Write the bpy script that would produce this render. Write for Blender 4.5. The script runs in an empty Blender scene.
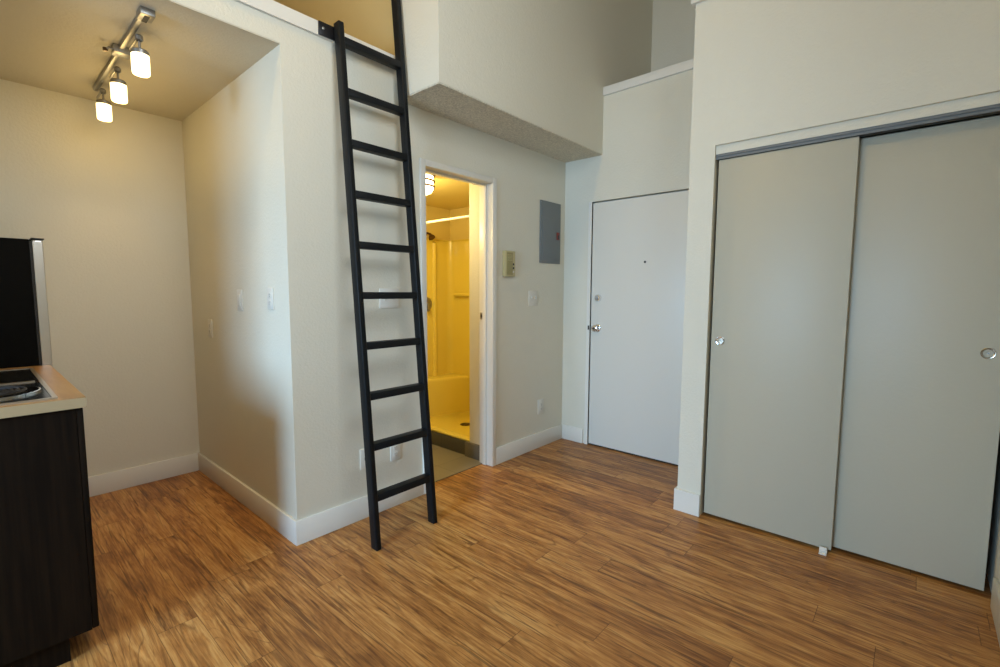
import bpy, bmesh, math, random
from mathutils import Vector, Matrix
random.seed(7)
S = bpy.context.scene
C = S.collection
PI = math.pi

# ------------------------------------------------------------------ measured dimensions (metres)
BBH = .129; BT = .014
ZA = 2.452            # kitchen alcove ceiling
D = 1.53              # alcove depth
XE = 2.396            # entry wall
XC = 1.702            # closet wall
YC = -1.301           # free edge of the closet wall
YO = -1.435           # left edge of the closet opening
YR = -2.627           # right wall
XB = .673; YB = -.351; ZS = 2.398   # boxed soffit
ZT = 4.3              # main ceiling
XW = -3.9             # window wall
XF = 3.241            # far wall beyond entry
ZL = 2.56; ZL2 = 2.625

# ------------------------------------------------------------------ materials
def mat(name, col, rough=.5, metal=0, spec=.5, bump=None, emit=None, estr=0, coat=0, mott=0, ms=9):
    m = bpy.data.materials.new(name); m.use_nodes = True
    nt = m.node_tree; b = nt.nodes['Principled BSDF']
    b.inputs['Base Color'].default_value = (*col, 1)
    b.inputs['Roughness'].default_value = rough
    b.inputs['Metallic'].default_value = metal
    b.inputs['Specular IOR Level'].default_value = spec
    b.inputs['Coat Weight'].default_value = coat
    tc = nt.nodes.new('ShaderNodeTexCoord')
    if emit:
        b.inputs['Emission Color'].default_value = (*emit, 1)
        b.inputs['Emission Strength'].default_value = estr
    if mott:
        n = nt.nodes.new('ShaderNodeTexNoise'); n.inputs['Scale'].default_value = ms; n.inputs['Detail'].default_value = 5
        nt.links.new(tc.outputs['Object'], n.inputs['Vector'])
        r = nt.nodes.new('ShaderNodeMapRange')
        r.inputs['To Min'].default_value = 1 - mott; r.inputs['To Max'].default_value = 1 + mott
        nt.links.new(n.outputs['Fac'], r.inputs['Value'])
        mx = nt.nodes.new('ShaderNodeVectorMath'); mx.operation = 'SCALE'
        mx.inputs[0].default_value = col
        nt.links.new(r.outputs['Result'], mx.inputs['Scale'])
        nt.links.new(mx.outputs['Vector'], b.inputs['Base Color'])
    if bump:
        sc, st = bump
        n = nt.nodes.new('ShaderNodeTexNoise'); n.inputs['Scale'].default_value = sc
        n.inputs['Detail'].default_value = 4; n.inputs['Roughness'].default_value = .6
        nt.links.new(tc.outputs['Object'], n.inputs['Vector'])
        bp = nt.nodes.new('ShaderNodeBump'); bp.inputs['Strength'].default_value = st
        bp.inputs['Distance'].default_value = .01
        nt.links.new(n.outputs['Fac'], bp.inputs['Height'])
        nt.links.new(bp.outputs['Normal'], b.inputs['Normal'])
    return m

def wood_floor_mat():
    m = bpy.data.materials.new('plank_floor'); m.use_nodes = True
    nt = m.node_tree; N = nt.nodes; L = nt.links; b = N['Principled BSDF']
    tc = N.new('ShaderNodeTexCoord')
    sep = N.new('ShaderNodeSeparateXYZ'); L.new(tc.outputs['Object'], sep.inputs[0])
    def math_(op, a, b2=None, c=None):
        n = N.new('ShaderNodeMath'); n.operation = op
        for i, v in enumerate((a, b2, c)):
            if v is None: continue
            if isinstance(v, (int, float)): n.inputs[i].default_value = v
            else: L.new(v, n.inputs[i])
        return n.outputs[0]
    PW, PL = .134, 1.22
    row = math_('DIVIDE', math_('ADD', sep.outputs['X'], 10.03), PW)
    rid = math_('FLOOR', row); rfr = math_('FRACT', row)
    wn = N.new('ShaderNodeTexWhiteNoise'); wn.noise_dimensions = '1D'; L.new(rid, wn.inputs['W'])
    col = math_('ADD', math_('DIVIDE', math_('ADD', sep.outputs['Y'], 20), PL), wn.outputs['Value'])
    cid = math_('FLOOR', col); cfr = math_('FRACT', col)
    cmb = N.new('ShaderNodeCombineXYZ'); L.new(rid, cmb.inputs[0]); L.new(cid, cmb.inputs[1])
    wn2 = N.new('ShaderNodeTexWhiteNoise'); wn2.noise_dimensions = '3D'; L.new(cmb.outputs[0], wn2.inputs['Vector'])
    sh = N.new('ShaderNodeVectorMath'); sh.operation = 'SCALE'; sh.inputs['Scale'].default_value = 37
    L.new(wn2.outputs['Color'], sh.inputs[0])
    def grain(sx, sy, scale, det, dist, rough=.6):
        mp = N.new('ShaderNodeMapping'); mp.inputs['Scale'].default_value = (sx, sy, 1)
        L.new(tc.outputs['Object'], mp.inputs['Vector'])
        ad = N.new('ShaderNodeVectorMath'); ad.operation = 'ADD'
        L.new(mp.outputs[0], ad.inputs[0]); L.new(sh.outputs[0], ad.inputs[1])
        n = N.new('ShaderNodeTexNoise'); n.inputs['Scale'].default_value = scale
        n.inputs['Detail'].default_value = det; n.inputs['Distortion'].default_value = dist
        n.inputs['Roughness'].default_value = rough
        L.new(ad.outputs[0], n.inputs['Vector']); return n.outputs['Fac']
    def rng(x, a, b_, c=0, d_=1):
        n = N.new('ShaderNodeMapRange'); n.inputs['From Min'].default_value = a; n.inputs['From Max'].default_value = b_
        n.inputs['To Min'].default_value = c; n.inputs['To Max'].default_value = d_; L.new(x, n.inputs['Value']); return n.outputs[0]
    g1 = grain(14, 1.5, 1.3, 4, 1.2)            # broad bands along the plank
    g2 = grain(70, 3.2, 1.5, 5, .6, .65)        # fine fibres
    g3 = grain(4.5, 2.2, 1.3, 3, 1.5)           # blotches
    g4 = grain(7.5, .62, 1.0, 1.5, .7, .4)    # field whose contour lines give the cathedral figure
    rings = math_('ABSOLUTE', math_('SINE', math_('MULTIPLY', g4, 48)))
    rings = rng(rings, .02, .30, 1, 0)
    rings = math_('MULTIPLY', rings, rng(g3, .36, .52))
    v = math_('MULTIPLY', rng(g1, .3, .7), .40)
    v = math_('ADD', v, math_('MULTIPLY', rng(g2, .34, .66), .28))
    v = math_('ADD', v, math_('MULTIPLY', rng(g3, .3, .7), .20))
    v = math_('ADD', v, math_('MULTIPLY', wn2.outputs['Value'], .20))
    cr = N.new('ShaderNodeValToRGB'); e = cr.color_ramp.elements
    e[0].position = .22; e[0].color = FLOOR[0]
    e[1].position = .82; e[1].color = FLOOR[3]
    x = cr.color_ramp.elements.new(.42); x.color = FLOOR[1]
    x = cr.color_ramp.elements.new(.60); x.color = FLOOR[2]
    L.new(v, cr.inputs['Fac'])
    st = grain(46, 1.5, 1.3, 3, .9, .55)         # dark mineral streaks
    dk = math_('MAXIMUM', math_('MULTIPLY', rng(st, .60, .655), .65), math_('MULTIPLY', rings, .45))
    mx = N.new('ShaderNodeMix'); mx.data_type = 'RGBA'; mx.inputs['B'].default_value = (.075, .028, .010, 1)
    L.new(dk, mx.inputs['Factor']); L.new(cr.outputs['Color'], mx.inputs['A'])
    # seams
    s1 = math_('GREATER_THAN', math_('ABSOLUTE', math_('SUBTRACT', rfr, .5)), .5 - .0011/PW)
    s2 = math_('GREATER_THAN', math_('ABSOLUTE', math_('SUBTRACT', cfr, .5)), .5 - .0013/PL)
    s = math_('MAXIMUM', s1, s2)
    mx2 = N.new('ShaderNodeMix'); mx2.data_type = 'RGBA'; mx2.inputs['B'].default_value = (.05, .02, .008, 1)
    L.new(math_('MULTIPLY', s, .6), mx2.inputs['Factor']); L.new(mx.outputs['Result'], mx2.inputs['A'])
    L.new(mx2.outputs['Result'], b.inputs['Base Color'])
    rr = N.new('ShaderNodeMapRange'); rr.inputs['To Min'].default_value = .34; rr.inputs['To Max'].default_value = .5
    L.new(g1, rr.inputs['Value']); L.new(rr.outputs[0], b.inputs['Roughness'])
    bp = N.new('ShaderNodeBump'); bp.inputs['Strength'].default_value = .12; bp.inputs['Distance'].default_value = .004
    L.new(math_('SUBTRACT', g2, s), bp.inputs['Height']); L.new(bp.outputs['Normal'], b.inputs['Normal'])
    b.inputs['Specular IOR Level'].default_value = .35
    return m

def tile_mat(name, col, grout, w, h, plane='XY'):
    m = bpy.data.materials.new(name); m.use_nodes = True
    nt = m.node_tree; N = nt.nodes; L = nt.links; b = N['Principled BSDF']
    tc = N.new('ShaderNodeTexCoord'); src = tc.outputs['Object']
    if plane == 'YZ':
        sep = N.new('ShaderNodeSeparateXYZ'); L.new(src, sep.inputs[0])
        cmb = N.new('ShaderNodeCombineXYZ'); L.new(sep.outputs['Y'], cmb.inputs[0]); L.new(sep.outputs['Z'], cmb.inputs[1])
        src = cmb.outputs[0]
    br = N.new('ShaderNodeTexBrick'); br.offset = 0; br.squash = 1
    br.inputs['Scale'].default_value = 1; br.inputs['Brick Width'].default_value = w; br.inputs['Row Height'].default_value = h
    br.inputs['Mortar Size'].default_value = .002; br.inputs['Mortar Smooth'].default_value = 0
    br.inputs['Color1'].default_value = (*col, 1); br.inputs['Color2'].default_value = (*[c*.9 for c in col], 1)
    br.inputs['Mortar'].default_value = (*grout, 1)
    L.new(src, br.inputs['Vector']); L.new(br.outputs['Color'], b.inputs['Base Color'])
    b.inputs['Roughness'].default_value = .4
    return m

def wood_dark_mat():
    m = bpy.data.materials.new('espresso_veneer'); m.use_nodes = True
    nt = m.node_tree; N = nt.nodes; L = nt.links; b = N['Principled BSDF']
    tc = N.new('ShaderNodeTexCoord'); mp = N.new('ShaderNodeMapping'); mp.inputs['Scale'].default_value = (60, 60, 2.5)
    L.new(tc.outputs['Object'], mp.inputs[0])
    n = N.new('ShaderNodeTexNoise'); n.inputs['Scale'].default_value = 1.4; n.inputs['Detail'].default_value = 5
    L.new(mp.outputs[0], n.inputs['Vector'])
    cr = N.new('ShaderNodeValToRGB'); cr.color_ramp.elements[0].position = .35; cr.color_ramp.elements[1].position = .75
    cr.color_ramp.elements[0].color = (.004, .0023, .0012, 1); cr.color_ramp.elements[1].color = (.012, .0065, .003, 1)
    L.new(n.outputs['Fac'], cr.inputs[0]); L.new(cr.outputs[0], b.inputs['Base Color'])
    b.inputs['Roughness'].default_value = .55; b.inputs['Specular IOR Level'].default_value = .12
    return m

def laminate_mat():
    m = bpy.data.materials.new('maple_laminate'); m.use_nodes = True
    nt = m.node_tree; N = nt.nodes; L = nt.links; b = N['Principled BSDF']
    tc = N.new('ShaderNodeTexCoord'); mp = N.new('ShaderNodeMapping'); mp.inputs['Scale'].default_value = (30, 4, 30)
    L.new(tc.outputs['Object'], mp.inputs[0])
    n = N.new('ShaderNodeTexNoise'); n.inputs['Scale'].default_value = 1.2; n.inputs['Detail'].default_value = 4
    L.new(mp.outputs[0], n.inputs['Vector'])
    cr = N.new('ShaderNodeValToRGB'); cr.color_ramp.elements[0].position = .3; cr.color_ramp.elements[1].position = .75
    cr.color_ramp.elements[0].color = (.30, .155, .05, 1); cr.color_ramp.elements[1].color = (.43, .25, .085, 1)
    L.new(n.outputs['Fac'], cr.inputs[0]); L.new(cr.outputs[0], b.inputs['Base Color'])
    b.inputs['Roughness'].default_value = .35
    return m

FLOOR = [(.15, .056, .015, 1), (.29, .118, .030, 1), (.45, .205, .055, 1), (.60, .325, .105, 1)]
WALL = mat('wall_paint', (.692, .662, .552), .6, bump=(70, .22), mott=.015)
TRIM = mat('trim_paint', (.735, .715, .65), .35, bump=(25, .03))
CEIL = mat('ceiling_paint', (.62, .57, .45), .75, bump=(60, .25), mott=.02)
POP = mat('popcorn_texture', (.66, .615, .49), .9, bump=(90, 1.0), mott=.55, ms=95)  # strong speckle puts the shading of the popcorn bumps into the colour
DOORP = mat('door_paint', (.715, .695, .625), .42, bump=(40, .06))
CLOSET = mat('closet_door_paint', (.485, .452, .350), .45, bump=(50, .08), mott=.01)
LOFTW = mat('loft_wall_paint', (.56, .435, .20), .65, bump=(70, .15), mott=.02)
FLOORM = wood_floor_mat()
TILE = tile_mat('grey_floor_tile', (.25, .225, .165), (.15, .135, .10), .30, .30)
TILEC = tile_mat('curb_tile', (.085, .080, .055), (.06, .055, .04), .30, 1.0, 'YZ')
TILEB = tile_mat('grey_base_tile', (.15, .14, .115), (.10, .09, .07), .30, 1.0, 'YZ')
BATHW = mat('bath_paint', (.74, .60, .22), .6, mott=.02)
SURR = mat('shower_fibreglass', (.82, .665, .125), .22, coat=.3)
BLACKP = mat('ladder_black', (.005, .0065, .008), .45, spec=.2, bump=(40, .05))
BLACKM = mat('black_steel', (.012, .012, .014), .35, metal=.4)
DARKM = mat('dark_void', (.02, .018, .016), .9)
STEEL = mat('stainless_steel', (.62, .60, .56), .28, metal=1)
NICK = mat('brushed_nickel', (.36, .355, .34), .4, metal=1)
CHROME = mat('chrome', (.80, .80, .80), .09, metal=1)
BRASSY = mat('antique_nickel', (.42, .38, .30), .25, metal=1)
ALU = mat('aluminium_track', (.15, .155, .15), .5, metal=.3)
FRIDGEB = mat('fridge_black', (.0025, .0025, .002), .6, spec=.06, bump=(300, .15))
VENEER = wood_dark_mat()
LAM = laminate_mat()
LAMEDGE = mat('laminate_edge', (.40, .31, .18), .45, mott=.12)
BGLASS = mat('black_enamel', (.008, .009, .010), .18, spec=.35)
RIM = mat('cooktop_rim', (.50, .44, .36), .3, metal=.8)
COIL = mat('burner_coil', (.02, .02, .022), .45, metal=.4)
PLATE = mat('white_plastic', (.68, .66, .59), .35)
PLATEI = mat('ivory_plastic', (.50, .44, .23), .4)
PLATEI2 = mat('olive_plastic', (.31, .27, .11), .45)  # darker olive plastic of the intercom face
SLOT = mat('slot_dark', (.03, .028, .025), .6)
PGREY = mat('panel_grey', (.165, .18, .18), .45)
RED = mat('red_label', (.22, .03, .02), .5)
SHADE = mat('frosted_glass_lit', (.95, .92, .85), .3, emit=(1, .74, .34), estr=3.6)
BSHADE = mat('bath_glass_lit', (.95, .85, .6), .3, emit=(1, .74, .36), estr=9)
BRONZE = mat('bronze_ring', (.10, .06, .03), .35, metal=.8)
WHITEROD = mat('white_rod', (.85, .82, .72), .25)
WIN = mat('window_frame_white', (.8, .8, .8), .4)

# ------------------------------------------------------------------ mesh helpers
def B(): return bmesh.new()
def add_box(bm, x0, x1, y0, y1, z0, z1):
    x0, x1 = sorted((x0, x1)); y0, y1 = sorted((y0, y1)); z0, z1 = sorted((z0, z1))
    v = [bm.verts.new(p) for p in ((x0,y0,z0),(x1,y0,z0),(x1,y1,z0),(x0,y1,z0),(x0,y0,z1),(x1,y0,z1),(x1,y1,z1),(x0,y1,z1))]
    for f in ((3,2,1,0),(4,5,6,7),(0,1,5,4),(1,2,6,5),(2,3,7,6),(3,0,4,7)):
        bm.faces.new([v[i] for i in f])
    return bm
def add_hexa(bm, lo, hi):
    v = [bm.verts.new(p) for p in list(lo) + list(hi)]
    for f in ((3,2,1,0),(4,5,6,7),(0,1,5,4),(1,2,6,5),(2,3,7,6),(3,0,4,7)):
        bm.faces.new([v[i] for i in f])
    return bm
def frame_of(axis):
    a = Vector(axis).normalized()
    u = a.cross(Vector((0,0,1)));
    if u.length < 1e-3: u = Vector((1,0,0))
    u.normalize(); return a, u, a.cross(u)
def add_lathe(bm, c, axis, prof, n=28):
    """prof: list of (distance along axis, radius)"""
    c = Vector(c); a, u, w = frame_of(axis); rings = []
    for t, r in prof:
        if r < 1e-5: rings.append([bm.verts.new(c + a*t)])
        else: rings.append([bm.verts.new(c + a*t + (u*math.cos(2*PI*i/n) + w*math.sin(2*PI*i/n))*r) for i in range(n)])
    for A, Bq in zip(rings, rings[1:]):
        if len(A) == 1 and len(Bq) == 1: continue
        for i in range(n):
            j = (i+1) % n
            if len(A) == 1: bm.faces.new((A[0], Bq[i], Bq[j]))
            elif len(Bq) == 1: bm.faces.new((A[j], A[i], Bq[0]))
            else: bm.faces.new((A[i], Bq[i], Bq[j], A[j]))
    return bm
def add_tube(bm, pts, r, n=10):
    pts = [Vector(p) for p in pts]; rings = []
    for k, p in enumerate(pts):
        d = (pts[min(k+1, len(pts)-1)] - pts[max(k-1, 0)])
        a, u, w = frame_of(d)
        rings.append([bm.verts.new(p + (u*math.cos(2*PI*i/n) + w*math.sin(2*PI*i/n))*r) for i in range(n)])
    for A, Bq in zip(rings, rings[1:]):
        for i in range(n):
            j = (i+1) % n; bm.faces.new((A[i], Bq[i], Bq[j], A[j]))
    bm.faces.new(rings[0]); bm.faces.new(rings[-1]); return bm
def obj(name, bm, m, parent=None, bevel=0, smooth=False, seg=2):
    bmesh.ops.recalc_face_normals(bm, faces=bm.faces[:])
    if bevel:
        bmesh.ops.bevel(bm, geom=[e for e in bm.edges], offset=bevel, segments=seg, affect='EDGES', profile=.5, clamp_overlap=True)
    if parent is not None:
        off = Vector(parent.location)
        if parent.parent: off = off + Vector(parent.parent.location)
        bmesh.ops.translate(bm, verts=bm.verts[:], vec=-off)
    me = bpy.data.meshes.new(name); bm.to_mesh(me); bm.free()
    me.materials.append(m)
    o = bpy.data.objects.new(name, me); C.objects.link(o)
    if parent is not None: o.parent = parent
    if smooth or bevel:
        for p in me.polygons: p.use_smooth = True
        me.set_sharp_from_angle(angle=math.radians(32))
    return o
def box(name, m, x0, x1, y0, y1, z0, z1, parent=None, bevel=0):
    return obj(name, add_box(B(), x0, x1, y0, y1, z0, z1), m, parent, bevel)
def struct(name, bm, m, bevel=0, parent=None):
    o = obj(name, bm, m, parent, bevel)
    if parent is None: o['kind'] = 'structure'
    return o
def sbox(name, m, *b, bevel=0): return struct(name, add_box(B(), *b), m, bevel)
def tag(o, label, cat, group=None):
    o['label'] = label; o['category'] = cat
    if group: o['group'] = group
    return o
def thing(name, label, cat, loc, group=None):
    o = bpy.data.objects.new(name, None); C.objects.link(o); o.location = loc
    o.empty_display_size = .05
    return tag(o, label, cat, group)
def boxes(*bs):
    bm = B()
    for b in bs: add_box(bm, *b)
    return bm

# ------------------------------------------------------------------ room shell
T = .12
sbox('floor', FLOORM, XW - T, XF, YR - T, .085, -.05, 0)
struct('floor_alcove', boxes((-1.57, .12, .085, D + T, -.05, 0)), FLOORM)
sbox('floor_bathroom', TILE, .12, 1.52, .085, 1.7, -.05, .001)
sbox('trim_threshold', TILEB, .857, 1.466, .082, .092, -.04, .003)

# front wall (with the bathroom door), from the alcove corner to the entry wall
DX0, DX1, DZ = .857, 1.466, 2.063
struct('wall_front', boxes((0, DX0-.02, 0, T, 0, ZL2-.02), (DX1+.02, XE, 0, T, 0, ZL2-.02), (DX0-.02, DX1+.02, 0, T, DZ+.02, ZL2-.02)), WALL)
struct('wall_header', boxes((-1.45, 0, 0, T, ZA+.006, ZL2-.02)), WALL)
struct('ceiling_header', boxes((-1.45, 0, .001, T, ZA, ZA+.006)), CEIL)
struct('wall_front_left', boxes((XW, -1.45, 0, T, 0, ZL2-.02)), WALL)
struct('wall_alcove_right', boxes((0, .12, T, D, 0, ZA)), WALL)
struct('wall_alcove_back', boxes((-1.45, .12, D, D+T, 0, ZA)), WALL)
struct('wall_alcove_left', boxes((-1.57, -1.45, T, D+T, 0, ZA)), WALL)
struct('ceiling_alcove', boxes((-1.57, .12, T, D+T, ZA, ZL2-.02)), CEIL)
# loft above
struct('floor_loft', boxes((XW, -1.57, T, 2.3, ZA+.03, ZL2-.02), (-1.57, XB, D+T, 2.3, ZA+.03, ZL2-.02), (.12, XB, T, D+T, ZA+.03, ZL2-.02)), CEIL)
sbox('wall_loft_right', LOFTW, XB+.001, XB+.1, .0, 2.3, ZL2-.02, ZT)
sbox('wall_loft_back', LOFTW, XW, XB, 2.3, 2.42, ZA, ZT)
# boxed soffit over the bathroom door and its continuation beyond the entry wall
bm = B(); add_box(bm, XB, XF, YB, 0, ZS+.004, ZT)
struct('wall_soffit', bm, WALL)
sbox('ceiling_soffit', POP, XB+.002, XE, YB+.002, 0, ZS-.004, ZS+.004)
# entry wall with door hole
EY0, EY1, EZ = -.268, -1.19, 2.035
struct('wall_entry', boxes((XE, XE+T, 0, EY0, 0, 2.845), (XE, XE+T, EY0, EY1, EZ, 2.845), (XE, XE+T, EY1, YR, 0, 2.845)), WALL)
sbox('trim_half_wall_cap', TRIM, XE-.016, XE+T+.02, YB-.002, YC-.0, 2.845, 2.909, bevel=.003)
sbox('wall_far', WALL, XF, XF+.1, YR, 1.6, 2.4, ZT)
sbox('floor_storage', CEIL, XE+T, XF, YR, YB, 2.6, 2.7)
# closet wall
struct('wall_closet', boxes((XC, XC+.10, YC, YO, 0, 2.871), (XC, XC+.10, YO, YR, 2.096, 2.871), (XC+.10, XE, YC, YC-.10, 0, 2.871)), WALL)
sbox('trim_closet_wall_cap', TRIM, XC-.02, XC+.12, YC+.02, YR, 2.871, 2.935, bevel=.003)
sbox('ceiling_closet', CEIL, XC+.10, XE, YC-.10, YR, 2.5, 2.6)
# right, window wall, ceiling
W2X0, W2X1, W2Z0, W2Z1 = -.95, .35, 2.35, 3.7
struct('wall_right', boxes((XW, W2X0, YR-T, YR, 0, ZT), (W2X1, XF, YR-T, YR, 0, ZT), (W2X0, W2X1, YR-T, YR, 0, W2Z0), (W2X0, W2X1, YR-T, YR, W2Z1, ZT)), WALL)
wf = B()
for b in ((W2X0, W2X0+.05, W2Z0, W2Z1), (W2X1-.05, W2X1, W2Z0, W2Z1), (W2X0, W2X1, W2Z0, W2Z0+.05), (W2X0, W2X1, W2Z1-.05, W2Z1), (W2X0, W2X1, (W2Z0+W2Z1)/2-.025, (W2Z0+W2Z1)/2+.025)):
    add_box(wf, b[0], b[1], YR-.09, YR-.04, b[2], b[3])
struct('window_2', wf, WIN)
sbox('ceiling', WALL, XW-T, XF+.1, YR-T, 2.42, ZT, ZT+.1)
WY0, WY1, WZ0, WZ1 = -1.9, -.35, .75, 2.35
struct('wall_window', boxes((XW-T, XW, YR-T, WY0, 0, ZT), (XW-T, XW, WY1, 2.42, 0, ZT), (XW-T, XW, WY0, WY1, 0, WZ0), (XW-T, XW, WY0, WY1, WZ1, ZT)), WALL)
wf = B()
for b in ((WY0, WY0+.05, WZ0, WZ1), (WY1-.05, WY1, WZ0, WZ1), (WY0, WY1, WZ0, WZ0+.05), (WY0, WY1, WZ1-.05, WZ1), ((WY0+WY1)/2-.025, (WY0+WY1)/2+.025, WZ0, WZ1)):
    add_box(wf, XW-.09, XW-.04, *b)
struct('window_1', wf, WIN)
# bathroom shell
BZ = 2.157; BYF = 1.416
SX = 1.51
struct('wall_bathroom_stub', boxes((SX, SX+.09, T, .268, 0, BZ)), WALL)
struct('wall_bathroom_back', boxes((.12, SX, 1.65, 1.75, 0, BZ+.1), (SX, SX+.06, BYF+.03, 1.75, 0, BZ)), BATHW)
struct('wall_shower', boxes((2.38, 2.45, T, 1.6, 0, BZ), (SX+.06, 2.38, BYF+.02, 1.6, 0, BZ), (SX+.09, 2.38, T, .25, 0, BZ)), BATHW)
sbox('ceiling_bathroom', BATHW, .12, 2.45, T, 1.7, BZ, BZ+.08)
sbox('wall_bathroom_left', BATHW, .12, .14, T, 1.65, 0, BZ)

# ------------------------------------------------------------------ baseboards, casings
def bb(name, *b): return sbox(name, TRIM, *b, 0, BBH, bevel=.003)
bb('baseboard_front', -BT, DX0-.04, -BT, 0)
bb('baseboard_front_right', DX1+.04, XE, -BT, 0)
bb('baseboard_alcove_right', -BT, 0, 0, D)
bb('baseboard_alcove_back', -.77, -BT, D-BT, D)
bb('baseboard_entry', XE-BT, XE, EY0+.045, -BT)
struct('baseboard_closet', boxes((XC-BT, XC, YC+BT, YO+.001, 0, BBH), (XC, XE-.02, YC, YC+BT, 0, BBH)), TRIM)
bb('baseboard_right', -3.8, XC-.005, YR, YR+BT)
# loft edge trim
struct('trim_loft_edge', boxes((XW, XB, -.015, 0, ZL, ZL2), (XW, XB, 0, T, ZL2-.02, ZL2)), TRIM)
# bathroom door casing and jamb
struct('trim_door_casing', boxes((DX0-.04, DX0, -.015, 0, 0, DZ+.04), (DX1, DX1+.04, -.015, 0, 0, DZ+.04), (DX0, DX1, -.015, 0, DZ, DZ+.04)), TRIM, bevel=.003)
struct('trim_door_jamb', boxes((DX0-.02, DX0, 0, T, 0, DZ+.02), (DX1, DX1+.02, 0, T, 0, DZ+.02), (DX0, DX1, 0, T, DZ, DZ+.02),
       (DX1-.012, DX1, .045, .08, 0, DZ), (DX0, DX0+.012, .045, .08, 0, DZ), (DX0+.012, DX1-.012, .045, .08, DZ-.012, DZ)), TRIM, bevel=.0015)
sp = thing('strike_plate', 'small dark strike plate on the white bathroom door jamb', 'strike plate', (DX1-.0005, .098, 1.12))
obj('plate', boxes((DX1-.002, DX1, .085, .112, 1.095, 1.145)), NICK, sp, .0006)
obj('latch_hole', boxes((DX1-.0028, DX1-.002, .092, .106, 1.108, 1.132)), SLOT, sp)
# entry door frame strip, plus an unseen sheet added behind the leaf against light leaks
struct('trim_entry_frame_backing', boxes((XE-.006, XE+.03, EY0, EY0+.03, 0, EZ), (XE+.055, XE+T, EY0, EY1, 0, EZ)), TRIM)

# ------------------------------------------------------------------ entry door
d = obj('door_1', boxes((XE+.004, XE+.045, EY0-.006, EY1+.004, .012, 2.022)), DOORP, None, .002); d['kind'] = 'structure'
d['label'] = 'plain white flush entry door with two chrome locks and peephole'
def knob(name, y, z, x, r, m, parent, kind):
    if kind == 'knob':
        pr = [(0, r*1.0), (.006, r*1.0), (.010, r*.8), (.012, r*.42), (.030, r*.40), (.034, r*.70), (.042, r*.95), (.052, r*.98), (.060, r*.80), (.064, r*.4), (.065, 0)]
    else:
        pr = [(0, r), (.008, r), (.018, r*.86), (.022, r*.78), (.023, r*.62), (.023, 0)]
    return obj(name, add_lathe(B(), (x, y, z), (-1, 0, 0), pr, 28), m, parent, smooth=True)
kn = knob('door_knob', -.339, 1.003, XE+.004, .031, CHROME, d, 'knob')
obj('key_cylinder', add_lathe(B(), (XE+.004-.065, -.339, 1.003), (-1,0,0), [(-.002, .010), (.002, .010), (.002, 0)], 16), SLOT, kn, smooth=True)
db = knob('deadbolt', -.340, 1.252, XE+.004, .030, CHROME, d, 'bolt')
obj('thumb_turn', boxes((XE-.038, XE-.018, -.345, -.335, 1.236, 1.268)), NICK, db, .003)
obj('peephole', add_lathe(B(), (XE+.004, -.735, 1.530), (-1,0,0), [(0, .009), (.003, .009), (.003, .005), (.001, .004), (.001, 0)], 16), SLOT, d, smooth=True)
obj('latch', boxes((XE-.0085, XE-.0062, EY0+.002, EY0+.016, .985, 1.02)), SLOT, d)
obj('door_sweep', boxes((XE+.010, XE+.040, EY0-.01, EY1+.006, .001, .012)), DARKM, d)

# ------------------------------------------------------------------ closet: fascia, track, doors
struct('trim_closet_fascia', boxes((XC+.016, XC+.04, YO, YR, 2.050, 2.096)), WALL)
tr = thing('sliding_door_track', 'grey metal sliding door track above the two closet doors', 'door track', (XC+.055, (YO+YR)/2, 2.028))
obj('track_channel', boxes((XC+.018, XC+.022, YO, YR, 2.022, 2.052), (XC+.022, XC+.12, YO, YR, 2.044, 2.0495), (XC+.066, XC+.069, YO, YR, 2.026, 2.044)), ALU, tr)
obj('track_lip', boxes((XC+.012, XC+.018, YO, YR, 2.036, 2.042)), ALU, tr)
def closet_door(n, x, y0, y1, label, py, pz, pm):
    o = obj(n, boxes((x, x+.034, y0, y1, .018, 2.020)), CLOSET, None, .0015); o['kind'] = 'structure'; o['label'] = label
    r = .0235
    pull = obj('finger_pull', add_lathe(B(), (x, py, pz), (-1, 0, 0), [(0, r), (.0025, r), (.0035, r*.93), (.0030, r*.82), (.0008, r*.72), (.0005, 0)], 32), pm, o, smooth=True)
    obj('screw', add_lathe(B(), (x, py, pz), (-1, 0, 0), [(.0006, r*.16), (.0022, r*.14), (.0022, 0)], 12), NICK, pull, smooth=True)
    return o
closet_door('door_2', XC+.028, YO-.014, -2.062, 'left grey-beige sliding closet door, in front, with small chrome finger pull', -1.497, 1.030, CHROME)
closet_door('door_3', XC+.080, -1.99, -2.600, 'right grey-beige sliding closet door, set behind, with darker nickel finger pull', -2.545, 1.048, BRASSY)
g = thing('door_guide', 'small white plastic sliding door guide on the floor below the closet doors', 'door guide', (XC+.02, -2.032, 0))
obj('base', boxes((XC-.012, XC+.10, -2.048, -2.016, 0, .006)), PLATE, g, .001)
obj('front_tab', boxes((XC+.002, XC+.011, -2.048, -2.016, .006, .034)), PLATE, g, .001)
obj('middle_tab', boxes((XC+.052, XC+.064, -2.048, -2.016, .006, .034)), PLATE, g, .001)

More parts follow.
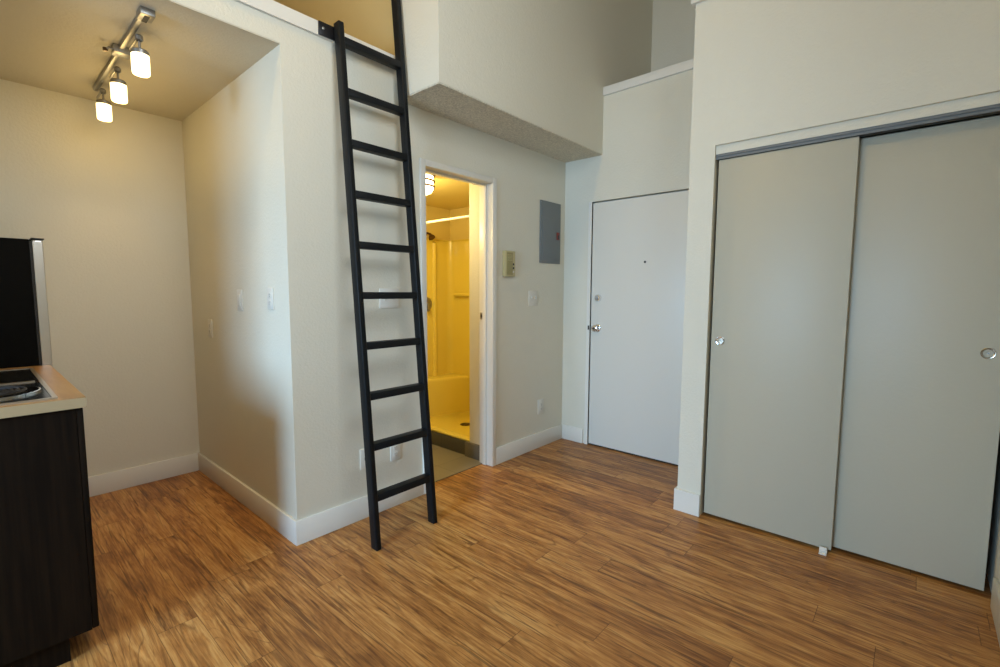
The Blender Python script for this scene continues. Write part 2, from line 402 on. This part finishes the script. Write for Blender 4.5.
# ------------------------------------------------------------------ ladder
def fy(z): return -.362 + .107*z
def sx(z): return .0105*z   # the ladder leans a touch sideways
lad = thing('loft_ladder', 'tall black wooden ladder leaning on the loft edge', 'ladder', (.43, -.33, 0))
DEP = .052
def rail(x0, x1, z1, top):
    bm = B()
    lo = [(x0, fy(0), 0), (x1, fy(0), 0), (x1, fy(0)+DEP, 0), (x0, fy(0)+DEP, 0)]
    q = sx(z1)
    hi = [(x0+q, fy(z1), z1), (x1+q, fy(z1), z1), (x1+q, fy(z1)+DEP, z1), (x0+q, fy(z1)+DEP, z1)]
    add_hexa(bm, lo, hi)
    return bm
obj('stile', rail(.230, .260, 2.638, 0), BLACKP, lad, .005, seg=3)
obj('stile', rail(.601, .631, 3.55, 0), BLACKP, lad, .005, seg=3)
for k in range(10):
    z = .2395 + .2548*k
    y = fy(z)
    h = .036; q = sx(z); a, b_ = .2590+q, .6020+q
    bm = add_hexa(B(), [(a, y+.002, z), (b_, y+.002, z), (b_, y+DEP-.002, z), (a, y+DEP-.002, z)],
                  [(a, fy(z+h)+.002, z+h), (b_, fy(z+h)+.002, z+h), (b_, fy(z+h)+DEP-.002, z+h), (a, fy(z+h)+DEP-.002, z+h)])
    obj('rung', bm, BLACKP, lad, .003)
br = obj('mounting_bracket', boxes((.183, .285, -.0255, -.0155, ZL+.001, ZL2-.001)), BLACKM, lad, .001)
obj('bolt', add_lathe(B(), (.205, -.0255, ZL+.034), (0,-1,0), [(0,.007),(.003,.007),(.004,.005),(.004,0)], 12), NICK, br, smooth=True)

# ------------------------------------------------------------------ kitchen base cabinet, countertop, cooktop, refrigerator
CX, CY0, CY1, CZ = -.7985, -.2016, .850, .935
XL = -1.449
cab = thing('base_cabinet', 'dark espresso kitchen base cabinet under the maple countertop', 'cabinet', (-1.12, .32, 0))
obj('side_panel', boxes((XL, -.826, CY0+.016, CY0+.034, .098, CZ-.0355)), VENEER, cab)
obj('side_panel', boxes((XL, -.826, CY1-.02, CY1-.002, .098, CZ-.0355)), VENEER, cab)
obj('carcass', boxes((XL, -.829, CY0+.034, CY1-.02, .098, CZ-.036)), VENEER, cab)
for k, (a, b_) in enumerate(((CY0+.017, .319), (.323, CY1-.003))):
    dd = obj('door', boxes((-.825, -.807, a, b_, .100, CZ-.040)), VENEER, cab, .0015)
    hy = b_-.05 if k == 0 else a+.05
    obj('handle', add_tube(B(), [(-.807, hy, .62), (-.782, hy, .62), (-.782, hy, .78), (-.807, hy, .78)], .005), NICK, dd, smooth=True)
obj('toe_kick', boxes((XL, -.885, CY0+.045, CY1-.01, 0, .098)), VENEER, cab)
ct = thing('countertop', 'maple laminate countertop with pale edge, on the dark cabinet', 'countertop', (-1.12, .32, CZ-.035))
obj('slab', boxes((XL, CX-.004, CY0+.004, CY1, CZ-.035, CZ-.001)), LAMEDGE, ct)
obj('top_surface', boxes((XL, CX-.001, CY0+.001, CY1, CZ-.001, CZ)), LAM, ct)
obj('edge_band', boxes((XL, CX, CY0, CY0+.004, CZ-.035, CZ-.0011), (CX-.004, CX, CY0+.004, CY1, CZ-.035, CZ-.0011)), LAMEDGE, ct)

KX0, KX1, KY0, KY1 = -1.38, -.866, -.172, .735
ck = thing('cooktop', 'black electric cooktop with metal rim set in the countertop', 'cooktop', (-1.12, .28, CZ))
rw = .013
obj('rim', boxes((KX0, KX1, KY0, KY0+rw, CZ, CZ+.006), (KX0, KX1, KY1-rw, KY1, CZ, CZ+.006), (KX0, KX0+rw, KY0+rw, KY1-rw, CZ, CZ+.006), (KX1-rw, KX1, KY0+rw, KY1-rw, CZ, CZ+.006)), RIM, ck)
obj('front_surface', boxes((KX0+rw, KX1-rw, KY0+rw, .268, CZ, CZ+.003)), BGLASS, ck)
obj('rear_surface', boxes((KX0+rw, KX1-rw, .292, KY1-rw, CZ, CZ+.004)), BGLASS, ck)
obj('divider_strip', boxes((KX0+rw, KX1-rw-.012, .269, .291, CZ, CZ+.007)), RIM, ck)
def burner(cx, cy, R):
    pan = obj('drip_pan', add_lathe(B(), (cx, cy, CZ+.003), (0,0,1), [(0, R), (.006, R), (.007, R-.006), (.006, R-.014), (.0015, R-.03), (.001, 0)], 40), CHROME, ck, smooth=True)
    pts = []
    for i in range(150):
        a = i*.20; r = .018 + (R-.045)*i/149
        pts.append((cx + r*math.cos(a), cy + r*math.sin(a), CZ+.013))
    obj('coil', add_tube(B(), pts, .0048, 6), COIL, pan, smooth=True)
burner(-1.015, .055, .125)
burner(-1.235, .42, .09)
for i in range(3):
    obj('control_knob', add_lathe(B(), (-1.30, -.08+i*.12, CZ+.003), (0,0,1), [(0,.019),(.016,.017),(.018,.014),(.018,0)], 20), BLACKP, ck, smooth=True)

FY0, FY1, FZ = .858, 1.500, 1.541
fr = thing('refrigerator', 'black refrigerator with stainless steel door in the kitchen alcove', 'refrigerator', (-1.13, 1.18, 0))
obj('body', boxes((-1.44, -.836, FY0, FY1, .03, FZ-.002)), FRIDGEB, fr, .004)
dr = obj('door', boxes((-.828, -.789, FY0+.004, FY1, .06, FZ-.003)), STEEL, fr, .006, seg=3)
obj('door_edge', boxes((-.825, -.792, FY0+.0015, FY0+.004, .075, FZ-.012)), STEEL, dr)
obj('gasket', boxes((-.836, -.828, FY0+.008, FY1-.006, .065, FZ-.012)), SLOT, fr)
obj('top_trim', boxes((-.830, -.784, FY0, FY1, FZ-.001, FZ+.005)), BLACKM, fr, .001)
for fx in (-1.40, -.87):
    for fy_ in (.90, 1.46):
        obj('foot', add_lathe(B(), (fx, fy_, 0), (0,0,1), [(0,.018),(.03,.018),(.03,0)], 12), BLACKM, fr, smooth=True)

# ------------------------------------------------------------------ track light
tl = thing('track_light', 'brushed nickel track light with three glowing glass heads on alcove ceiling', 'ceiling light', (-.49, .68, ZA))
TZ = ZA - .026
obj('track', boxes((-.500, -.480, .19, 1.27, TZ+.004, TZ+.024)), NICK, tl, .002)
pf = obj('power_feed', boxes((-.507, -.455, .125, .195, TZ-.002, ZA)), NICK, tl, .003)
obj('feed_slot', boxes((-.490, -.472, .140, .200, TZ-.0035, TZ-.0015)), SLOT, pf)
cb = obj('coupling', boxes((-.520, -.450, .575, .640, TZ-.010, ZA-.001)), NICK, tl, .003)
obj('side_arm', add_tube(B(), [(-.520, .60, TZ+.004), (-.533, .60, TZ+.006), (-.545, .61, TZ-.002)], .006), NICK, cb, smooth=True)
obj('arm_tip', add_lathe(B(), (-.545, .61, TZ-.012), (0,0,1), [(0,0),(0,.010),(.016,.010),(.016,0)], 14), BRONZE, cb, smooth=True)
for (hx, hy) in ((-.469, .345), (-.469, .800), (-.469, 1.190)):
    hd = obj('lamp_head', add_lathe(B(), (hx, hy, TZ-.026), (0,0,1), [(0,.010),(.004,.015),(.020,.015),(.026,.010),(.026,0)], 20), NICK, tl, smooth=True)
    obj('swivel_bar', boxes((hx-.006, hx+.004, hy+.01, hy+.17, TZ-.010, TZ-.002)), NICK, hd, .001)
    zt = TZ-.026
    obj('stem', add_lathe(B(), (hx, hy, zt-.040), (0,0,1), [(0,.005),(.042,.005)], 12), NICK, hd, smooth=True)
    obj('collar', add_lathe(B(), (hx, hy, zt-.060), (0,0,1), [(0,.033),(.016,.033),(.020,.030),(.022,.008),(.022,0)], 28), NICK, hd, smooth=True)
    obj('glass_shade', add_lathe(B(), (hx, hy, zt-.145), (0,0,1), [(.004,0),(0,.018),(.001,.028),(.004,.032),(.012,.034),(.085,.034),(.0849,.0)], 28), SHADE, hd, smooth=True)
    ld = bpy.data.lights.new('track_bulb', 'POINT'); ld.energy = 0; ld.color = (.95, .64, .22); ld.shadow_soft_size = .04
    lo = bpy.data.objects.new('track_bulb', ld); lo.location = (hx, hy, zt-.19); C.objects.link(lo)
    ld.energy = 1.35
    sd = bpy.data.lights.new('track_spot', 'SPOT'); sd.energy = 6.5; sd.color = (1, .60, .20); sd.spot_size = math.radians(95); sd.spot_blend = 1; sd.shadow_soft_size = .04
    so = bpy.data.objects.new('track_spot', sd); so.location = (hx, hy, zt-.17); C.objects.link(so)

# ------------------------------------------------------------------ wall plates
def plate_on(face, c, w, h, name, label, cat, kind, m=PLATE, group=None):
    """face 'y': on a wall facing -y ; face 'x': on a wall facing -x. c=(u, z)"""
    u, z = c
    loc = (u, 0, z) if face == 'y' else (0, u, z)
    t = thing(name, label, cat, loc, group)
    def bx(u0, u1, d0, d1, z0, z1):
        return (u+u0, u+u1, -d1, -d0, z+z0, z+z1) if face == 'y' else (-d1, -d0, u+u0, u+u1, z+z0, z+z1)
    obj('cover_plate', boxes(bx(-w/2, w/2, 0, .006, -h/2, h/2)), m, t, .002)
    if kind == 'outlet':
        for s in (-1, 1):
            o = obj('receptacle', boxes(bx(-.0165, .0165, .006, .008, s*.0195-.014, s*.0195+.014)), m, t, .0008)
            obj('slots', boxes(bx(-.007, -.005, .008, .0084, s*.0195-.002, s*.0195+.007), bx(.005, .007, .008, .0084, s*.0195-.002, s*.0195+.007), bx(-.002, .002, .008, .0084, s*.0195-.010, s*.0195-.006)), SLOT, o)
    elif kind == 'rocker':
        obj('rocker', boxes(bx(-.0165, .0165, .006, .010, -.033, .033)), m, t, .001)
    elif kind in ('toggle', 'toggle2'):
        for du in ((0,) if kind == 'toggle' else (-w*.2, w*.2)):
            o = obj('toggle', boxes(bx(du-.005, du+.005, .006, .018, -.003, .013)), m, t, .001)
            obj('toggle_frame', boxes(bx(du-.008, du+.008, .006, .007, -.014, .014)), m, o)
    elif kind == 'jack':
        obj('jack', boxes(bx(-.008, .008, .006, .009, -.008, .008)), SLOT, t)
    return t
plate_on('y', (.583, 1.2575), .132, .114, 'light_switch', 'double light switch behind the ladder, above waist height on white wall', 'light switch', 'toggle2')
plate_on('y', (1.956, 1.248), .112, .120, 'light_switch', 'double light switch below the ivory intercom by the bathroom door', 'light switch', 'toggle2')
plate_on('y', (2.077, .343), .080, .122, 'wall_outlet', 'white outlet between the bathroom door and entry door near the floor', 'outlet', 'outlet')
plate_on('y', (.609, .340), .072, .116, 'wall_outlet', 'white outlet seen between the ladder stiles near the floor', 'outlet', 'outlet')
plate_on('y', (.403, .347), .070, .120, 'cable_plate', 'narrow white wall plate partly behind the left ladder stile', 'wall plate', 'jack')
plate_on('x', (.625, 1.245), .072, .120, 'light_switch', 'white rocker switch on the alcove side wall, left of its outlet', 'light switch', 'rocker')
plate_on('x', (.208, 1.258), .072, .112, 'wall_outlet', 'white outlet on alcove side wall closest to the room corner', 'outlet', 'outlet')
plate_on('x', (1.155, 1.052), .072, .118, 'wall_outlet', 'lowest outlet deep in the kitchen alcove on its side wall', 'outlet', 'outlet')

# intercom
ic = thing('intercom', 'ivory plastic door intercom on the wall right of the bathroom door', 'intercom', (1.642, 0, 1.505))
obj('housing', boxes((1.585, 1.700, -.030, 0, 1.412, 1.602)), PLATEI, ic, .004)
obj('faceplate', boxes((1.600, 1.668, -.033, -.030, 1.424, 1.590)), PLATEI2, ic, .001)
obj('speaker_grille', boxes(*[(1.606, 1.660, -.0345, -.033, 1.53+i*.010, 1.533+i*.010) for i in range(5)]), PLATEI, ic)
for i in range(3):
    obj('button', boxes((1.668, 1.682, -.0345, -.030, 1.440+i*.028, 1.455+i*.028)), SLOT if i else PLATE, ic, .001)

# electrical panel
ep = thing('electrical_panel', 'grey metal electrical breaker panel on the wall beside the entry door', 'electrical panel', (2.18, 0, 1.785))
obj('trim_frame', boxes((2.037, 2.322, -.010, 0, 1.535, 2.035)), PGREY, ep, .003)
dp = obj('panel_door', boxes((2.062, 2.298, -.015, -.010, 1.575, 1.975)), PGREY, ep, .002)
obj('latch', boxes((2.255, 2.292, -.020, -.015, 1.735, 1.795)), RED, dp, .001)
obj('latch_slot', boxes((2.266, 2.284, -.0215, -.020, 1.742, 1.772)), SLOT, dp)
for sx in (2.048, 2.311):
    for sz in (1.55, 2.02):
        obj('screw', add_lathe(B(), (sx, -.010, sz), (0,-1,0), [(0,.004),(.002,.003),(.002,0)], 10), NICK, ep, smooth=True)

# ------------------------------------------------------------------ bathroom fittings
sh = thing('shower_stall', 'moulded yellow fibreglass shower stall behind the bathroom doorway', 'shower', (1.95, .85, 0))
XSB = 2.36; YSN = .27
ST = 1.826
def prism(bm, poly, z0, z1):
    a = [bm.verts.new((x, y, z0)) for x, y in poly]; b = [bm.verts.new((x, y, z1)) for x, y in poly]
    n = len(poly); bm.faces.new(a[::-1]); bm.faces.new(b)
    for i in range(n): bm.faces.new((a[i], a[(i+1) % n], b[(i+1) % n], b[i]))
    return bm
def arc(cx, cy, r, a0, a1, n=7): return [(cx + r*math.cos(math.radians(a0+(a1-a0)*i/n)), cy + r*math.sin(math.radians(a0+(a1-a0)*i/n))) for i in range(n+1)]
# U shaped wall surround with rounded inner corners
inner = [(SX+.012, YSN)] + arc(XSB-.07, YSN+.07, .07, 270, 360) + arc(XSB-.07, BYF-.07, .07, 0, 90) + [(SX+.012, BYF)]
outer = [(SX+.012, BYF+.015), (XSB+.015, BYF+.015), (XSB+.015, YSN-.015), (SX+.012, YSN-.015)]
bm = B(); poly = inner + outer
n = len(poly); a = [bm.verts.new((x, y, .05)) for x, y in poly]; b2 = [bm.verts.new((x, y, ST)) for x, y in poly]
for i in range(n): bm.faces.new((a[i], a[(i+1) % n], b2[(i+1) % n], b2[i]))
su = obj('surround', bm, SURR, sh, smooth=True)
obj('top_lip', boxes((SX+.012, XSB+.016, BYF-.012, BYF+.015, ST-.004, ST+.006), (XSB-.012, XSB+.016, YSN-.015, BYF-.012, ST-.004, ST+.006), (SX+.012, XSB-.012, YSN-.015, YSN+.012, ST-.004, ST+.006)), SURR, sh)
obj('shelf_ledge', boxes((XSB-.05, XSB, YSN+.02, BYF-.10, 1.250, 1.285)), SURR, sh, .012, seg=4)
obj('corner_column', add_lathe(B(), (2.14, BYF+.004, .40), (0,0,1), [(0,.028),(ST-.44,.028),(ST-.425,.015),(ST-.42,0)], 24), SURR, sh, smooth=True)
# bench ledge across the far end
bm = prism(B(), [(SX+.03, BYF), (XSB+.013, BYF), (XSB+.013, 1.12), (2.28, 1.16), (2.20, 1.19), (2.0, 1.24), (1.8, 1.27), (SX+.03, 1.29)], .0, .430)
obj('seat', bm, SURR, sh, .032, seg=5)
# pan
pn = obj('pan', boxes((SX+.012, XSB, YSN, BYF, .012, .055)), SURR, sh, .004)
obj('curb_lip', boxes((SX-.003, SX+.075, YSN, BYF, .113, .134)), SURR, sh, .010, seg=4)
obj('curb_core', boxes((SX+.012, SX+.065, YSN, BYF, .02, .112)), SURR, sh)
dn = obj('drain', add_lathe(B(), (1.985, .80, .055), (0,0,1), [(0,.052),(.003,.052),(.004,.045),(.003,0)], 28), BRONZE, sh, smooth=True)
sbox('trim_curb_tile', TILEC, SX-.004, SX+.012, .305, BYF+.02, 0, .112, bevel=.001)
sbox('baseboard_bathroom', TILEB, SX-.022, SX, T, .304, 0, .117, bevel=.001)
rd = thing('shower_curtain_rod', 'white shower curtain rod across the shower opening', 'curtain rod', (SX+.03, .86, 1.875))
obj('rod', add_lathe(B(), (SX+.03, .270, 1.875), (0,1,0), [(0,.010),(1.16,.010)], 16), WHITEROD, rd, smooth=True)
obj('flange', add_lathe(B(), (SX+.03, .270, 1.875), (0,1,0), [(0,.028),(.006,.028),(.014,.016),(.014,.0)], 20), WHITEROD, rd, smooth=True)
YW = BYF + .019   # painted wall above the stall
hdv = sh
obj('shower_arm', add_tube(B(), [(2.03, YW, 1.875), (2.03, YW-.05, 1.88), (2.03, YW-.09, 1.865)], .010), BRONZE, hdv, smooth=True)
obj('shower_head', add_lathe(B(), (2.03, YW-.085, 1.870), (0,-.6,-.8), [(0,.012),(.02,.018),(.045,.034),(.055,.034),(.056,0)], 20), BRONZE, hdv, smooth=True)
obj('shower_flange', add_lathe(B(), (2.03, YW, 1.875), (0,-1,0), [(0,.03),(.006,.028),(.008,.012),(.008,0)], 20), BRONZE, hdv, smooth=True)
va = obj('valve_plate', add_lathe(B(), (2.03, BYF, 1.17), (0,-1,0), [(0,.075),(.006,.073),(.010,.05),(.010,0)], 28), NICK, sh, smooth=True)
obj('lever', boxes((2.02, 2.04, BYF-.05, BYF-.010, 1.10, 1.18)), NICK, va, .004)

LX, LY, LR = BL = (1.214, .486, .10)
bl = thing('ceiling_light', 'flush bathroom ceiling light with two dark bands, glowing warm', 'ceiling light', (LX, LY, BZ))
obj('canopy', add_lathe(B(), (LX, LY, BZ), (0,0,-1), [(0,LR+.012),(.012,LR+.012),(.016,LR),(.016,0)], 36), BRONZE, bl, smooth=True)
obj('glass_bowl', add_lathe(B(), (LX, LY, BZ), (0,0,-1), [(.016,LR),(.105,LR),(.130,LR*.85),(.146,LR*.5),(.150,0)], 36), BSHADE, bl, smooth=True)
for zz in (.045, .085):
    obj('band', add_lathe(B(), (LX, LY, BZ-zz), (0,0,-1), [(0,LR+.001),(0,LR+.011),(.011,LR+.011),(.011,LR+.001)], 36), BRONZE, bl, smooth=True)

# ------------------------------------------------------------------ lights
def light(name, typ, loc, energy, col, size=.1, rot=None, sy=None):
    l = bpy.data.lights.new(name, typ); l.energy = energy; l.color = col
    if typ == 'POINT': l.shadow_soft_size = size
    if typ == 'AREA':
        l.shape = 'RECTANGLE' if sy else 'SQUARE'; l.size = size
        if sy: l.size_y = sy
    o = bpy.data.objects.new(name, l); o.location = loc; C.objects.link(o)
    if rot: o.rotation_euler = rot
    return o
light('bath_bulb', 'POINT', (LX-.08, LY+.22, BZ-.24), 21, (1, .80, .36), .07)
# daylight through the window, facing +x
def skylight(name, loc, aim, energy, col, w_, h_, spread):
    q = Vector(aim).normalized().to_track_quat('-Z', 'Y')
    o = light(name, 'AREA', loc, energy, col, w_, q.to_euler(), h_)
    o.data.spread = math.radians(spread)
    return o
skylight('window_daylight', (XW-.55, (WY0+WY1)/2-.10, (WZ0+WZ1)/2+.25), (1, .30, -.40), 182, (.44, .70, 1.0), 2.0, 1.9, 108)
skylight('window_daylight', ((W2X0+W2X1)/2, YR-T-.25, (W2Z0+W2Z1)/2+.1), (0, 1, -.30), 43, (.86, .94, 1.0), 1.5, 1.6, 140)
# ceiling fixture of the double-height room (above the frame)
RL = (-1.1, -.66, 3.95)
rl = thing('pendant_light', 'round white ceiling lamp high above the room', 'ceiling light', (RL[0], RL[1], ZT))
obj('canopy', add_lathe(B(), (RL[0], RL[1], ZT), (0,0,-1), [(0,.06),(.02,.06),(.025,0)], 24), NICK, rl, smooth=True)
obj('stem', add_lathe(B(), (RL[0], RL[1], ZT), (0,0,-1), [(.02,.008),(.24,.008)], 12), NICK, rl, smooth=True)
obj('glass_globe', add_lathe(B(), (RL[0], RL[1], ZT-.30), (0,0,1), [(-.07,0),(-.06,.035),(-.035,.06),(0,.07),(.035,.06),(.06,.035),(.07,0)], 24), SHADE, rl, smooth=True)
light('room_bulb', 'POINT', (RL[0], RL[1], RL[2]-.08), 46, (1, .64, .17), .09)

# world
w = bpy.data.worlds.new('World'); S.world = w; w.use_nodes = True
bg = w.node_tree.nodes['Background']; bg.inputs['Color'].default_value = (.65, .80, 1, 1); bg.inputs['Strength'].default_value = 1.0

# ------------------------------------------------------------------ camera
yaw, pitch, roll = (math.radians(v) for v in (41.517, -5.047, .207))
F = Vector((math.cos(yaw)*math.cos(pitch), math.sin(yaw)*math.cos(pitch), math.sin(pitch)))
R = Vector((math.sin(yaw), -math.cos(yaw), 0)); U = R.cross(F)
R2 = R*math.cos(roll) + U*math.sin(roll); U2 = -R*math.sin(roll) + U*math.cos(roll)
cd = bpy.data.cameras.new('Camera'); cd.sensor_width = 36; cd.lens = 469.607/1000*36; cd.clip_start = .02
cam = bpy.data.objects.new('Camera', cd); C.objects.link(cam)
M = Matrix((R2, U2, -F)).transposed().to_4x4(); M.translation = Vector((-1.0440, -2.3071, 1.2972))
cam.matrix_world = M
S.camera = cam

S.view_settings.view_transform = 'Standard'
S.view_settings.look = 'None'
S.view_settings.exposure = 0
S.view_settings.gamma = 1
S.view_settings.use_curve_mapping = False
